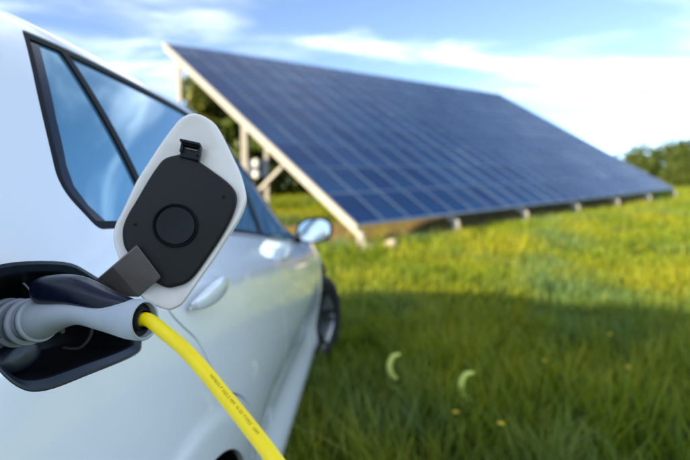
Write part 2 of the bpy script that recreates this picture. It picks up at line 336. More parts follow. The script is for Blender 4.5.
for x, y, h, w, lt in ((-5.35, 20, 4.9, 1.65, 1), (-3.6, 20.5, 4.7, 1.9, 0), (-1.7, 21.5, 4.3, 1.9, 0), (.2, 22.5, 4.2, 1.9, 0), (2.2, 25, 4.2, 2.0, 0), (-4.5, 23.5, 4.4, 1.8, 0)):
    tree(x, y, h, w, 'light green tree rising above the car roof beside the tallest array post' if lt else L1, lt, 5600, .0)
L2 = 'rounded yellow-green tree on the far edge of the meadow'
for x, y, h, w, lt in ((29, 51, 4.1, 3.0, 0), (32, 50, 4.6, 3.2, 0), (35, 49.5, 5.5, 3.5, 1), (38.5, 50, 5.4, 3.5, 0), (42.5, 52, 5.8, 3.7, 0), (25.5, 54, 4.0, 3.0, 0), (47, 53, 5.6, 3.7, 0), (22.5, 57, 4.2, 3.0, 1), (30.5, 46, 2.6, 2.4, 0), (33.8, 46, 3.0, 2.6, 1), (37.5, 45.5, 3.3, 2.8, 0), (41.5, 46, 3.3, 2.8, 1), (19, 60, 4.2, 3.0, 0)):
    tree(x, y, h, w, L2 if lt else 'rounded darker green tree on the far edge of the meadow', lt, 7000, .02)

# ------------------------------------------------------------------ meadow grass
def vnoise(x, y, s, seed):
    g = np.random.default_rng(seed).random((64, 64)); u = x/s; v = y/s; i = np.floor(u).astype(int); j = np.floor(v).astype(int); a = u-i; b = v-j; a = a*a*(3-2*a); b = b*b*(3-2*b)
    G = lambda p, q: g[p % 64, q % 64]
    return (G(i, j)*(1-a)+G(i+1, j)*a)*(1-b)+(G(i, j+1)*(1-a)+G(i+1, j+1)*a)*b
def blades(x, y, h, w, segs, tone):
    n = len(x); root = np.stack([x, y, gz(x, y)-.01], 1); fa = rng.uniform(0, 2*math.pi, n); la = fa+rng.normal(0, .6, n); ld = np.stack([np.cos(la), np.sin(la), 0*la], 1)
    side = np.stack([-np.sin(fa), np.cos(fa), 0*fa], 1); lean = np.abs(rng.normal(.25, .22, n)); curl = rng.uniform(.1, .75, n)
    V = []
    for k in range(segs+1):
        t = k/segs; c = root+np.array([0, 0, 1])*(h*(t-.30*curl*t*t))[:, None]+ld*(h*(lean*t+curl*.6*t*t))[:, None]
        if k < segs: ww = (w*(1-.75*t**1.6)*.5)[:, None]; V += [c-side*ww, c+side*ww]
        else: V.append(c)
    nv = 2*segs+1; V = np.stack(V, 1).reshape(-1, 3); b = np.arange(n)*nv; T = []
    for k in range(segs-1): T += [np.stack([b+2*k, b+2*k+1, b+2*k+3], 1), np.stack([b+2*k, b+2*k+3, b+2*k+2], 1)]
    T.append(np.stack([b+2*segs-2, b+2*segs-1, b+2*segs], 1))
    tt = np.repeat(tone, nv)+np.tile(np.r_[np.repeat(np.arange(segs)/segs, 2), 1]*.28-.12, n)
    return V, np.vstack(T), np.clip(tt, 0, 1)
def meadow():
    Vs, Ts, As = [], [], []; off = 0
    for (y0, y1, dens, w, hm, segs) in ((.9, 2.2, 1100, .008, .20, 3), (2.2, 4.6, 1300, .0115, .235, 4), (4.6, 8, 800, .015, .21, 3), (8, 14, 430, .021, .22, 3), (14, 24, 260, .025, .23, 2), (24, 48, 75, .05, .24, 2)):
        x0, x1 = -.75*y1-1.5 if y1 > 8 else -1.9, .76*y1+2.2; n = int((x1-x0)*(y1-y0)*dens); x = rng.uniform(x0, x1, n); y = rng.uniform(y0, y1, n)
        keep = (x < .76*y+2.2) & ((x > -.75*y-1.5) if y1 > 8 else True)
        # bare soil under the front of the array, thin grass under the car
        p = (x-BL[0])*.7517+(y-BL[1])*.6595; q = -(x-BL[0])*.662+(y-BL[1])*.749
        keep &= ~((p > -.1) & (p < 17.3) & (q > .05+.13*np.sin(p*2.1)) & (q < 3.1) & (rng.random(n) < .90))
        under = (x > -2.02) & (x < -.27) & (y > -.1) & (y < 4.4); keep &= ~(under & (rng.random(n) < .75))
        clump = vnoise(x, y, .22, 3)*.6+vnoise(x, y, .9, 5)*.55; keep &= rng.random(n) < .30+clump
        x, y, clump, u2 = x[keep], y[keep], clump[keep], under[keep]; n = len(x)
        h = hm*(.45+.75*clump)*rng.uniform(.55, 1.35, n); h = np.where(u2, h*.5, h); tall = rng.random(n) < .02; h = np.where(tall, h*1.5, h)
        tone = np.clip(-.05+.45*vnoise(x, y, 1.3, 11)+.50*rng.random(n)**1.4+.35*vnoise(x, y, .25, 12), 0, 1); ww = w*rng.uniform(.6, 1.5, n)
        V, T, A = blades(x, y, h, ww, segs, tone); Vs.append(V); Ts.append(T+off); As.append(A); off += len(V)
    # taller tufts of broad blades near the car
    for k in range(90):
        yc = rng.uniform(2.1, 6.2); xc = rng.uniform(-.15, .76*yc+1.2); n = int(rng.integers(14, 34)); x = xc+rng.normal(0, .07, n); y = yc+rng.normal(0, .07, n)
        V, T, A = blades(x, y, rng.uniform(.20, .40, n), rng.uniform(.007, .013, n), 5, np.clip(rng.uniform(.25, .75)+rng.uniform(-.15, .3, n), 0, 1)); Vs.append(V); Ts.append(T+off); As.append(A); off += len(V)
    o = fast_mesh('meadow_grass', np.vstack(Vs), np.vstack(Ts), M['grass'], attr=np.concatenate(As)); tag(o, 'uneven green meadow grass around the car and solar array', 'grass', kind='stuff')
meadow()
# ------------------------------------------------------------------ car: body surface x(y, v), z(y, v); y forward from the rear axle
def pchip(xs, ys, x):
    xs=np.asarray(xs,float); ys=np.asarray(ys,float); x=np.clip(np.asarray(x,float),xs[0],xs[-1])
    h=np.diff(xs); d=np.diff(ys)/h; m=np.zeros_like(ys)
    for i in range(1,len(xs)-1):
        if d[i-1]*d[i]>0:
            w1=2*h[i]+h[i-1]; w2=h[i]+2*h[i-1]; m[i]=(w1+w2)/(w1/d[i-1]+w2/d[i])
    m[0]=d[0]; m[-1]=d[-1]
    k=np.clip(np.searchsorted(xs,x,side='right')-1,0,len(xs)-2); t=(x-xs[k])/h[k]
    return ((2*t**3-3*t**2+1)*ys[k]+(t**3-2*t**2+t)*h[k]*m[k]+(-2*t**3+3*t**2)*ys[k+1]+(t**3-t**2)*h[k]*m[k+1])
ST =[-1.05,-1.0,-.88,-.64, -.4, -.2, 0.,  .5,  .9,  1.26,1.56,1.85,2.1, 2.4, 2.77,3.15,3.42,3.60]  # rear end, out of view, stretched back to keep sun off the cable
W_ =[.55, .66, .765,.825,.862,.882,.893,.90,.90, .90, .90, .90, .899,.895,.885,.80, .66, .36]
ZB =[.90, 1.00,1.09,1.14,1.158,1.16,1.152,1.118,1.08,1.04,1.012,.99,.972,.952,.92,.85,.755,.61]
ZR =[.96, 1.24,1.38,1.432,1.458,1.472,1.478,1.475,1.44,1.345,1.22,1.05,.995,.968,.936,.866,.768,.62]
ZC =[.98, 1.30,1.44,1.497,1.525,1.54,1.55,1.55,1.535,1.475,1.37,1.23,1.08,1.02,.985,.905,.80,.64]
IR =[.20, .21, .23, .245,.25, .25, .25, .25, .25, .245,.225,.18, .16, .16,.17,.19, .19,.14]
def section(y):
    W,zb,zr,zc,ir=[float(pchip(ST,a,y)) for a in (W_,ZB,ZR,ZC,IR)]
    def s(z): return z*min(1,zb/1.0) if y>2.4 or y<-.6 else z
    k=min(1.0,(zb-.2)/.93)
    zz=lambda z:.2+(z-.2)*k
    P=[(W-.26,.17),(W-.075,.185),(W-.022,zz(.27)),(W-.026,zz(.40)),(W-.014,zz(.56)),(W,zz(.74)),(W-.010,zz(.88)),(W-.030,zz(1.0)),
       (W-.058,zb-.045),(W-.078,zb),(W-.078-(ir-.078)*.33,zb+(zr-zb)*.42),(W-.078-(ir-.078)*.70,zb+(zr-zb)*.80),
       (W-ir,zr),(W-ir-.055,zr+(zc-zr)*.30),((W-ir)*.55,zr+(zc-zr)*.78),((W-ir)*.25,zc-(zc-zr)*.05),(0.,zc)]
    # order fix: keep z monotone
    return np.array(P)
NY,NV=453,400
YG=np.linspace(ST[0],ST[-1],NY)
def cr(P,n):
    # centripetal-free chord-length pchip on each coord (monotone, no overshoot) smoothed
    L=np.r_[0,np.cumsum(np.linalg.norm(np.diff(P,axis=0),axis=1))]
    t=np.linspace(0,1,len(P))
    return t
VK=np.array([0,.20,.30,.43,.59,.77,.91,1.03,1.12,1.165,1.31,1.44,1.525,1.585,1.85,2.08,2.27])
VMAX=VK[-1]
VG=np.linspace(0,VMAX,NV)
def natspline(xs,ys,x):
    n=len(xs); h=np.diff(xs); A=np.zeros((n,n)); b=np.zeros(n); A[0,0]=A[-1,-1]=1
    for i in range(1,n-1):
        A[i,i-1]=h[i-1];A[i,i]=2*(h[i-1]+h[i]);A[i,i+1]=h[i];b[i]=6*((ys[i+1]-ys[i])/h[i]-(ys[i]-ys[i-1])/h[i-1])
    M=np.linalg.solve(A,b); k=np.clip(np.searchsorted(xs,x,side='right')-1,0,n-2); t=x-xs[k]; u=xs[k+1]-x
    return (M[k]*u**3+M[k+1]*t**3)/(6*h[k])+(ys[k]/h[k]-M[k]*h[k]/6)*u+(ys[k+1]/h[k]-M[k+1]*h[k]/6)*t
TX=np.zeros((NY,NV)); TZ=np.zeros((NY,NV))
for i,y in enumerate(YG):
    P=section(y); TX[i]=natspline(VK,P[:,0],VG); TZ[i]=natspline(VK,P[:,1],VG)
# smooth along v and y a little
def sm(A,ax,n):
    for _ in range(n):
        B=A.copy(); sl=[slice(None)]*2; a=sl[:];b=sl[:];c=sl[:]
        a[ax]=slice(0,-2);b[ax]=slice(1,-1);c[ax]=slice(2,None)
        B[tuple(b)]=.25*A[tuple(a)]+.5*A[tuple(b)]+.25*A[tuple(c)]; A=B
    return A
TX=sm(sm(TX,1,12),0,40); TZ=sm(sm(TZ,1,12),0,40)
def lut(T,y,v):
    fy=np.clip((np.asarray(y)-YG[0])/(YG[-1]-YG[0])*(NY-1),0,NY-1.001); fv=np.clip(np.asarray(v)/VMAX*(NV-1),0,NV-1.001)
    i=fy.astype(int); j=fv.astype(int); a=fy-i; b=fv-j
    return (T[i,j]*(1-a)*(1-b)+T[i+1,j]*a*(1-b)+T[i,j+1]*(1-a)*b+T[i+1,j+1]*a*b)
def S(y,v): return np.stack([lut(TX,y,v),np.asarray(y,float)+0*np.asarray(v),lut(TZ,y,v)],-1)
def v_of(y,z):
    vs=np.linspace(.15,1.7,1500); zs=lut(TZ,np.full(1500,y),vs); return float(np.interp(z,np.maximum.accumulate(zs),vs))
def bump_arches():
    """flared lips round the wheel arches and a feature crease low on the doors"""
    global TX
    Y = YG[:, None]+0*VG[None]
    for yc in (-.06, 2.77):
        d = np.hypot(Y-yc, TZ-.34); k = np.clip((.486-d)/.022, 0, 1); k = k*k*(3-2*k); TX = TX+.007*k*(TZ > .12)*(TZ < .95)
    c = .030*np.exp(-((TZ-.47)/.11)**2)*np.clip((Y-.45)/.25, 0, 1)*np.clip((2.3-Y)/.25, 0, 1); TX = TX-c*(VG[None] < 1.1)*(VG[None] > .25)
    TX = sm(sm(TX, 1, 3), 0, 2)
bump_arches()
def Nrm(y, v):
    e = .004; a = S(y+e, v)-S(y-e, v); b = S(y, v+e)-S(y, v-e); n = np.cross(a, b); n *= np.sign(n[..., :1]+1e-9) if False else 1
    l = np.linalg.norm(n, axis=-1, keepdims=True); n = n/np.maximum(l, 1e-9); c = np.sum(n*np.stack([lut(TX, y, v), 0*y, lut(TZ, y, v)-.75], -1), -1, keepdims=True)
    return n*np.where(c < 0, -1, 1)
CAR_TH = R(1.7); CAR_X, CAR_Y = -1.13, .90
car = empty('car', (CAR_X, CAR_Y, 0), -CAR_TH, 'white electric hatchback plugged in, with its charge flap open', 'car')
def toL(p):
    x, y = p[0]-CAR_X, p[1]-CAR_Y; c, s = math.cos(CAR_TH), math.sin(CAR_TH); return np.array([x*c-y*s, x*s+y*c, p[2]])
def cdt(outer, holes, grid):
    polys = [outer]+holes; vs = []; es = []
    for P in polys:
        o = len(vs); vs += [Vector(p) for p in P]; es += [(o+i, o+(i+1) % len(P)) for i in range(len(P))]
    g = grid[inside(grid, outer)]
    for h in holes: g = g[~inside(g, h)]
    B = np.vstack(polys); keep = np.ones(len(g), bool)
    for c in range(0, len(g), 2000):
        d = ((g[c:c+2000, None]-B[None])**2).sum(2).min(1); keep[c:c+2000] = d > .005**2
    vs += [Vector(p) for p in g[keep]]
    r = geometry.delaunay_2d_cdt(vs, es, [], 0, 1e-6); V = np.array([tuple(p) for p in r[0]]); F = np.array([tuple(f) for f in r[2] if len(f) == 3])
    c = V[F].mean(1); k = inside(c, outer)
    for h in holes: k &= ~inside(c, h)
    F = F[k]; u = np.unique(F); m = np.full(len(V), -1); m[u] = np.arange(len(u)); return V[u], m[F]
def hexgrid(a, b, c, d, s):
    X, Y = np.meshgrid(np.arange(a, b, s), np.arange(c, d, s*.87)); X[1::2] += s/2; return np.stack([X.ravel(), Y.ravel()], 1)
def panel(name, outer, holes, m, parent, off=0., thick=.012, s=.03, fine=None, sides=(1,), edge_skip=None, left_holes=None, edge_mat=None):
    """a sheet of the body surface cut to an outline in (y, v), with turned-in edges"""
    AV, AN, AF = [], [], []; base = 0
    for sgn in sides:
        hs = holes if sgn > 0 or left_holes is None else left_holes
        o = resample(np.asarray(outer, float), s*.6); hh = [resample(np.asarray(h, float), s*.5) for h in hs]
        g = hexgrid(o[:, 0].min(), o[:, 0].max(), o[:, 1].min(), o[:, 1].max(), s)
        if fine and sgn > 0:
            f = fine; inb = (g[:, 0] > f[0]) & (g[:, 0] < f[1]) & (g[:, 1] > f[2]) & (g[:, 1] < f[3]); g = np.vstack([g[~inb], hexgrid(*f)])
        Q, F = cdt(o, hh, g); y, v = Q[:, 0], np.clip(Q[:, 1], .002, VMAX-.002); n = Nrm(y, v); p = S(y, v)+n*off
        a, b, c = p[F[0, 0]], p[F[0, 1]], p[F[0, 2]]
        if np.dot(np.cross(b-a, c-a), n[F[0, 0]]) < 0: F = F[:, ::-1]
        ed = {}
        for t in F:
            for i in range(3):
                k = (t[i], t[(i+1) % 3]); ed[(min(k), max(k))] = None if (min(k), max(k)) in ed else k
        rim = [k for k in ed.values() if k and not (edge_skip and edge_skip(Q[k[0]]) and edge_skip(Q[k[1]]))]
        V = [p]; NN = [n]; FF = [F]; u = sorted({i for k in rim for i in k}); m1 = {i: len(p)+j for j, i in enumerate(u)}; m2 = {i: len(p)+len(u)+j for j, i in enumerate(u)}
        if u:
            out = {i: np.zeros(3) for i in u}
            for i, j in rim:
                d = np.cross(p[j]-p[i], n[i]); l = np.linalg.norm(d)
                if l > 1e-9: out[i] += d/l; out[j] += d/l
            on = np.array([out[i]/(np.linalg.norm(out[i])+1e-9) for i in u]); V += [p[u], p[u]-n[u]*thick]; NN += [on*.9+n[u]*.1, on]
            FF.append(np.array([t for i, j in rim for t in ((m1[i], m2[i], m2[j]), (m1[i], m2[j], m1[j]))]))
        V = np.vstack(V); NN = np.vstack(NN); FF = np.vstack(FF)
        if sgn < 0: V = V*np.array([-1, 1, 1]); NN = NN*np.array([-1, 1, 1]); FF = FF[:, ::-1]
        AV.append(V); AN.append(NN); AF.append(FF+base); base += len(V)
    return fast_mesh(name, np.vstack(AV), np.vstack(AF), m, parent, nrm=np.vstack(AN))
yz = lambda pts: np.array([(y, v_of(y, z)) for y, z in pts])
# outlines in (y, v)
DLO = roundpoly([(-.125, 1.484), (-.20, 1.335), (-.232, 1.228), (-.190, 1.166), (.5, 1.158), (1.3, 1.154), (1.80, 1.165), (1.70, 1.30), (1.45, 1.448), (1.1, 1.462), (.6, 1.488), (.1, 1.488)], [.010, .06, .030, .012, .2, .2, .04, .12, .2, .2, .3, .3])
PORT = crom_closed([(-.405, 1.128), (-.369, 1.142), (-.284, 1.133), (-.245, 1.115), (-.200, 1.085), (-.176, 1.050), (-.176, 1.030), (-.197, 1.022), (-.295, 1.028), (-.365, 1.034), (-.398, 1.048), (-.420, 1.078), (-.422, 1.108)], 5)
def arch(yc, rr):
    a = [(yc+rr*math.cos(t), .34+rr*math.sin(t)) for t in np.linspace(R(-18), R(198), 60)]; p = yz(a); return np.vstack([p, [(yc-rr*.95, -.05), (yc+rr*.95, -.05)]])
A0, A1 = arch(-.06, .405), arch(2.77, .405)
def arcseg(yc, rr, a0, a1): return [(yc+rr*math.cos(t), .34+rr*math.sin(t)) for t in np.linspace(R(a0), R(a1), 14)]
RDOOR = roundpoly(np.vstack([yz([(-.105, 1.085), (-.075, 1.023), (.007, .959), (.057, .886)]), yz(arcseg(-.03, .50, 76, 12)), yz([(.56, .335), (.84, .330), (.862, .6), (.868, .9), (.870, 1.02)]), [(.872, 1.146), (.5, 1.150), (-.11, 1.156)]]), .018, 3)
FDOOR = roundpoly(np.vstack([[(.881, 1.146)], yz([(.879, 1.0), (.877, .9), (.871, .6), (.850, .330), (1.4, .328), (1.98, .34), (2.03, .55), (2.02, .80), (1.96, .93)]), [(1.86, 1.15), (1.3, 1.146)]]), .02, 3)
HOOD = roundpoly([(1.98, 2.35), (2.03, 1.60), (2.1, 1.40), (2.6, 1.36), (3.05, 1.38), (3.36, 1.5), (3.44, 1.7), (3.46, 2.35)], .05, 4)
WIND = roundpoly([(1.08, 2.35), (1.12, 1.85), (1.20, 1.58), (1.45, 1.535), (1.75, 1.525), (1.90, 1.56), (1.99, 1.75), (2.02, 2.35)], .04, 4)
RWIN = roundpoly([(-.985, 2.35), (-.98, 1.62), (-.93, 1.56), (-.84, 1.58), (-.80, 1.70), (-.79, 2.35)], .02, 3)
TAIL = roundpoly([(-1.035, 1.10), (-1.02, 1.02), (-.92, 1.00), (-.84, 1.04), (-.88, 1.13), (-1.01, 1.15)], .02, 3)
HEAD = roundpoly([(3.46, 1.20), (3.40, 1.05), (3.2, 1.06), (3.0, 1.16), (3.12, 1.24), (3.38, 1.28)], .03, 3)
DOM = [(ST[0]+.004, .01), (ST[-1]-.004, .01), (ST[-1]-.004, VMAX), (ST[0]+.004, VMAX)]
grow = lambda P, d: inset(P, -d)
mid = lambda q: q[1] > VMAX-.01
common = [A0, A1, DLO, grow(RDOOR, .0048), grow(FDOOR, .0048), grow(HOOD, .004), grow(WIND, .001), grow(RWIN, .001), grow(TAIL, .002), grow(HEAD, .002)]
# doors share edges only across the seam: merge the two seam holes where they touch
body = panel('body_shell', DOM, common+[PORT], M['paint'], car, sides=(1, -1), s=.034, fine=(-.62, .35, .62, 1.72, .014), left_holes=common, edge_skip=mid)
for nm, P in (('rear_door', RDOOR), ('front_door', FDOOR)):
    for sg in (1, -1):
        d = panel(nm, P, [], M['paint'], car, sides=(sg,), s=.028)
        # pull handle: flat bar bowed off the door
        yc, zc = ((.10, 1.022), (1.13, .985))[nm == 'front_door']; V = []; F = []; n = 14; K = 15
        for i in range(K):
            t = i/(K-1); y = yc-.115+.23*t; v = v_of(y, zc+.012*(t-.5)); p = S(np.array([y]), np.array([v]))[0]; nn = Nrm(np.array([y]), np.array([v]))[0]
            e = math.sin(math.pi*min(max(t, .02), .98))**.45; bow = .004+.020*e
            for j in range(n):
                a = 2*math.pi*j/n; c, s_ = math.cos(a), math.sin(a); q = p+nn*(bow+.009*e*c)+np.array([0, 0, 1])*(.021*e*math.copysign(abs(s_)**.7, s_)); V.append((q[0]*sg, q[1], q[2]))
        for i in range(K-1):
            for j in range(n): F.append((i*n+j, i*n+(j+1) % n, (i+1)*n+(j+1) % n, (i+1)*n+j))
        F += [tuple(range(n)), tuple((K-1)*n+j for j in range(n))]
        if sg < 0: F = [f[::-1] for f in F]
        mesh('handle', V, F, M['paint'], d, smooth=True)
panel('bonnet', HOOD, [], M['paint'], car, sides=(1, -1), s=.05, edge_skip=mid)
panel('windscreen', WIND, [], M['glass'], car, off=-.003, sides=(1, -1), s=.05, edge_skip=mid)
panel('rear_window', RWIN, [], M['glass'], car, off=-.003, sides=(1, -1), s=.04, edge_skip=mid)
for sg in (1, -1):
    panel('tail_lamp', TAIL, [], M['taillamp'], car, sides=(sg,), s=.04); panel('headlamp', HEAD, [], M['headlamp'], car, sides=(sg,), s=.04)
# side windows: black surround with three panes
def clip(P, side, lo, hi):
    """cut polygon P by the slanted lines y = lo(v) and y = hi(v)"""
    P = resample(np.asarray(P), .012)
    f = {'lo': lambda q: q[0]-lo(q[1]), 'hi': lambda q: hi(q[1])-q[0]}
    for g in (f['lo'], f['hi']):
        o = []
        for i in range(len(P)):
            a, b = P[i], P[(i+1) % len(P)]; ga, gb = g(a), g(b)
            if ga >= 0: o.append(a)
            if (ga > 0) != (gb > 0): o.append(a+(b-a)*ga/(ga-gb))
        P = np.array(o)
    return P
GI = inset(resample(DLO, .02), .013)
div = lambda v: -.031+(1.462-v)*.125
b1, b2 = (lambda v: .845), (lambda v: .905)
PANES = [clip(GI, 0, lambda v: -9, lambda v: div(v)-.010), clip(GI, 0, lambda v: div(v)+.010, b1), clip(GI, 0, b2, lambda v: 9)]
for sg in (1, -1):
    fr = panel('window_surround', inset(DLO, .0015), PANES, M['gloss_black'], car, off=-.002, sides=(sg,), s=.02, thick=.008)
    for P in PANES: panel('side_window', grow(P, .001), [], M['glass'], car, off=-.006, sides=(sg,), s=.03, thick=.003)
    panel('printed_glass_band', inset(PANES[0], .0005), [np.array([(-.088, 1.60), (-.090, 1.48), (-.128, 1.405), (-.163, 1.335), (-.190, 1.262), (-.193, 1.232), (-.180, 1.203), (-.155, 1.178), (-.15, 1.10), (.5, 1.10), (.5, 1.60)])], M['frit'], car, off=-.0045, sides=(sg,), s=.02, thick=.001)
# inner shells: dark sheet added to close the seams and deepen their shade, wheel housings, floor
panel('seam_shade_backing', [(ST[0]+.03, .03), (ST[-1]-.03, .03), (ST[-1]-.03, VMAX), (ST[0]+.03, VMAX)], [A0, A1, grow(PORT, .004)], M['plastic_d'], car, off=-.016, sides=(1, -1), s=.05, left_holes=[A0, A1], edge_skip=mid)
for sg in (1, -1):
    for yc in (-.06, 2.77):
        V = []; F = []; k = 28
        for i in range(k):
            a = R(-20)+R(220)*i/(k-1)
            for x in (.888, .56): V.append((sg*x, yc+.412*math.cos(a), .34+.412*math.sin(a)))
            V.append((sg*.56, yc, .34))
        for i in range(k-1): F += [(3*i, 3*i+3, 3*i+4, 3*i+1), (3*i+1, 3*i+4, 3*i+5)]
        mesh('wheel_housing', V, F, M['plastic_d'], car, smooth=True, sharp=40)
v, f = box_v((0, 1.35, .20), (1, 0, 0), (0, 1, 0), (0, 0, 1), .60, 2.05, .02); mesh('floor_pan', v, f, M['plastic_d'], car)
# wheels
def lathe_x(prof, n=56):
    V = []; F = []; k = len(prof)
    for i in range(n):
        a = 2*math.pi*i/n
        for x, r in prof: V.append((x, r*math.cos(a), r*math.sin(a)))
    for i in range(n):
        for j in range(k-1): F.append((i*k+j, ((i+1) % n)*k+j, ((i+1) % n)*k+j+1, i*k+j+1))
    return V, F
def wheel(x, y, sg, steer):
    V, F = lathe_x([(-.095, .236), (-.09, .225), (.0, .215), (.085, .222), (.098, .238), (.104, .240), (.102, .228), (.090, .218), (.06, .210), (-.09, .210), (-.095, .236)])
    bv, bf = V, F; V, F = lathe_x([(.093, .2405), (.1055, .2425), (.1045, .226), (.091, .2165)])
    for i in range(10):       # paired spokes
        a = 2*math.pi*(i//2)/5+(.16 if i % 2 else -.16); er = np.array([0, math.cos(a), math.sin(a)]); et = np.array([0, -math.sin(a), math.cos(a)]); o = len(V); ex = np.array([1., 0, 0])
        for r_, hw, x0, x1 in ((.045, .022, .02, .062), (.13, .015, .045, .075), (.218, .018, .055, .092)):
            for t, xx in ((-1, x0), (1, x0), (.8, x1), (-.8, x1)): V.append(er*r_+et*hw*t+ex*xx)
        for s in range(2):
            for j in range(4): F.append((o+4*s+j, o+4*s+(j+1) % 4, o+4*s+4+(j+1) % 4, o+4*s+4+j))
    o = len(V); v2, f2 = lathe_x([(.02, .0), (.02, .062), (.066, .058), (.074, .04), (.076, .0)], 24); V += v2; F += [tuple(q+o for q in g) for g in f2]
    w = mesh('wheel', V, F, M['alloy'], car, smooth=True, sharp=35); w.location = (x, y, .335); w.rotation_euler = (0, 0, steer if sg > 0 else math.pi+steer)
    mesh('rim_barrel', bv, bf, M['barrel'], w, smooth=True, sharp=35)
    tv, tf = lathe_x([(-.085, .232), (-.108, .25), (-.112, .285), (-.100, .318), (-.085, .330), (-.045, .335), (-.042, .328), (-.034, .328), (-.031, .336), (.031, .336), (.034, .328), (.042, .328), (.045, .335), (.085, .330), (.100, .318), (.112, .285), (.108, .25), (.085, .232)], 72)
    mesh('tyre', tv, tf, M['rubber'], w, smooth=True, sharp=50)
    dv, df = lathe_x([(-.01, .05), (-.01, .150), (.012, .150), (.012, .05)], 40); mesh('brake_disc', dv, df, M['steel'], w, smooth=True, sharp=40)
for sg in (1, -1): wheel(sg*.785, -.06, sg, 0); wheel(sg*.785, 2.77, sg, R(-25))
# door mirrors
def door_mirror(sg):
    base = np.array([sg*.925, 1.77, 1.045]); V = []; F = []; rings = [(-.052, 1.0), (-.05, 1.03), (-.02, 1.06), (.03, .97), (.07, .72), (.095, .36), (.102, .05)]; n = 32
    for yy, k in rings:
        for j in range(n):
            a = 2*math.pi*j/n; c, s_ = math.cos(a), math.sin(a); V.append((sg*(.088*math.copysign(abs(c)**.8, c)*k), yy, .062*math.copysign(abs(s_)**.8, s_)*k+(.008*c)))
    for i in range(len(rings)-1):
        for j in range(n): F.append((i*n+j, i*n+(j+1) % n, (i+1)*n+(j+1) % n, (i+1)*n+j))
    # inner bowl behind the glass
    o = len(V); V += [(p[0]*.93, -.038, p[2]*.90) for p in V[:n]]
    for j in range(n): F.append((j, o+j, o+(j+1) % n, (j+1) % n))
    F.append(tuple(o+j for j in range(n)))
    if sg < 0: F = [f[::-1] for f in F]
    h = mesh('door_mirror', V, F, M['gloss_black'], car, smooth=True, sharp=40); h.location = base; h.rotation_euler = (0, 0, sg*R(-5))
    G = [(p[0]*.97*.95, -.044+p[0]*sg*.045, p[2]*.97*.92) for p in V[:n]]; C = [(0, -.043, 0)]
    mesh('mirror_glass', G+C, [(j, (j+1) % n, n) if sg < 0 else ((j+1) % n, j, n) for j in range(n)], M['mirror'], h)
    tv, tf = tube([(sg*-.06, .02, -.03), (sg*-.10, .03, -.055), (sg*-.16, .04, -.07)], [(.03, .016), (.035, .018), (.04, .02)], 12); mesh('mirror_arm', tv, tf, M['gloss_black'], h, smooth=True)
door_mirror(1); door_mirror(-1)

# ------------------------------------------------------------------ charge port recess
def charge_port():
    P = resample(PORT, .008); c2 = P.mean(0); nin = -Nrm(np.array([c2[0]]), np.array([c2[1]]))[0]
    nin = nin/np.linalg.norm(nin); n = len(P)
    def ring(ins, dep): Q = inset(P, ins); q = S(Q[:, 0], Q[:, 1]); return q+nin*dep
    def loft(name, spec, m, parent, cap=False):
        V = np.vstack([ring(*s) for s in spec]); F = []
        for i in range(len(spec)-1):
            for j in range(n): F.append((i*n+j, i*n+(j+1) % n, (i+1)*n+(j+1) % n, (i+1)*n+j))
        if cap: F.append(tuple((len(spec)-1)*n+j for j in range(n)))
        return mesh(name, V, F, m, parent, smooth=True, sharp=35)
    rim = loft('charge_port', [(.0006, .003), (.0012, .0005), (.0035, .0005), (.0095, .006), (.0105, .010), (.0108, .016)], M['rim_plastic'], car)
    loft('port_bowl', [(.0106, .012), (.0125, .03), (.017, .055), (.026, .078), (.030, .082)], M['plastic_d'], rim, True)
    return rim, nin
port, NIN = charge_port()
def surf_pt(y, v, dep): return S(np.array([y]), np.array([v]))[0]+NIN*dep
# cover of the lower direct-current pins, its tether and a moulded ledge inside the bowl
def lid():
    c = surf_pt(-.330, 1.062, .056); ax = np.array([0, 1., 0]); ax -= NIN*(ax@NIN); ax /= np.linalg.norm(ax); ay = np.cross(ax, NIN); ay *= 1 if ay[2] > 0 else -1
    V = []; n = 40; rings = [(0, 0, -.010), (.55, .55, -.0095), (.86, .86, -.008), (.97, .97, -.004), (1, 1, .002), (.98, .98, .012)]
    F = []
    for kx, ky, dz in rings:
        for j in range(n):
            a = 2*math.pi*j/n; V.append(c+ax*.034*kx*math.cos(a)+ay*.017*ky*math.sin(a)+NIN*dz)
    for i in range(len(rings)-1):
        for j in range(n): F.append((i*n+j, i*n+(j+1) % n, (i+1)*n+(j+1) % n, (i+1)*n+j))
    mesh('pin_cover', V, F, M['rim_plastic'], port, smooth=True, sharp=50)
    tv, tf = tube(crom([surf_pt(-.275, 1.055, .045), surf_pt(-.262, 1.050, .030), surf_pt(-.245, 1.062, .022), surf_pt(-.240, 1.085, .030), surf_pt(-.250, 1.10, .05)], 6), .0024, 8); mesh('tether', tv, tf, M['plastic'], port, smooth=True)
    tv, tf = tube(crom([surf_pt(-.405, 1.062, .06), surf_pt(-.36, 1.083, .050), surf_pt(-.31, 1.088, .050), surf_pt(-.27, 1.074, .060)], 6), [(.010, .007)]*19, 10); mesh('moulded_ledge', tv, tf, M['plastic'], port, smooth=True)
lid()
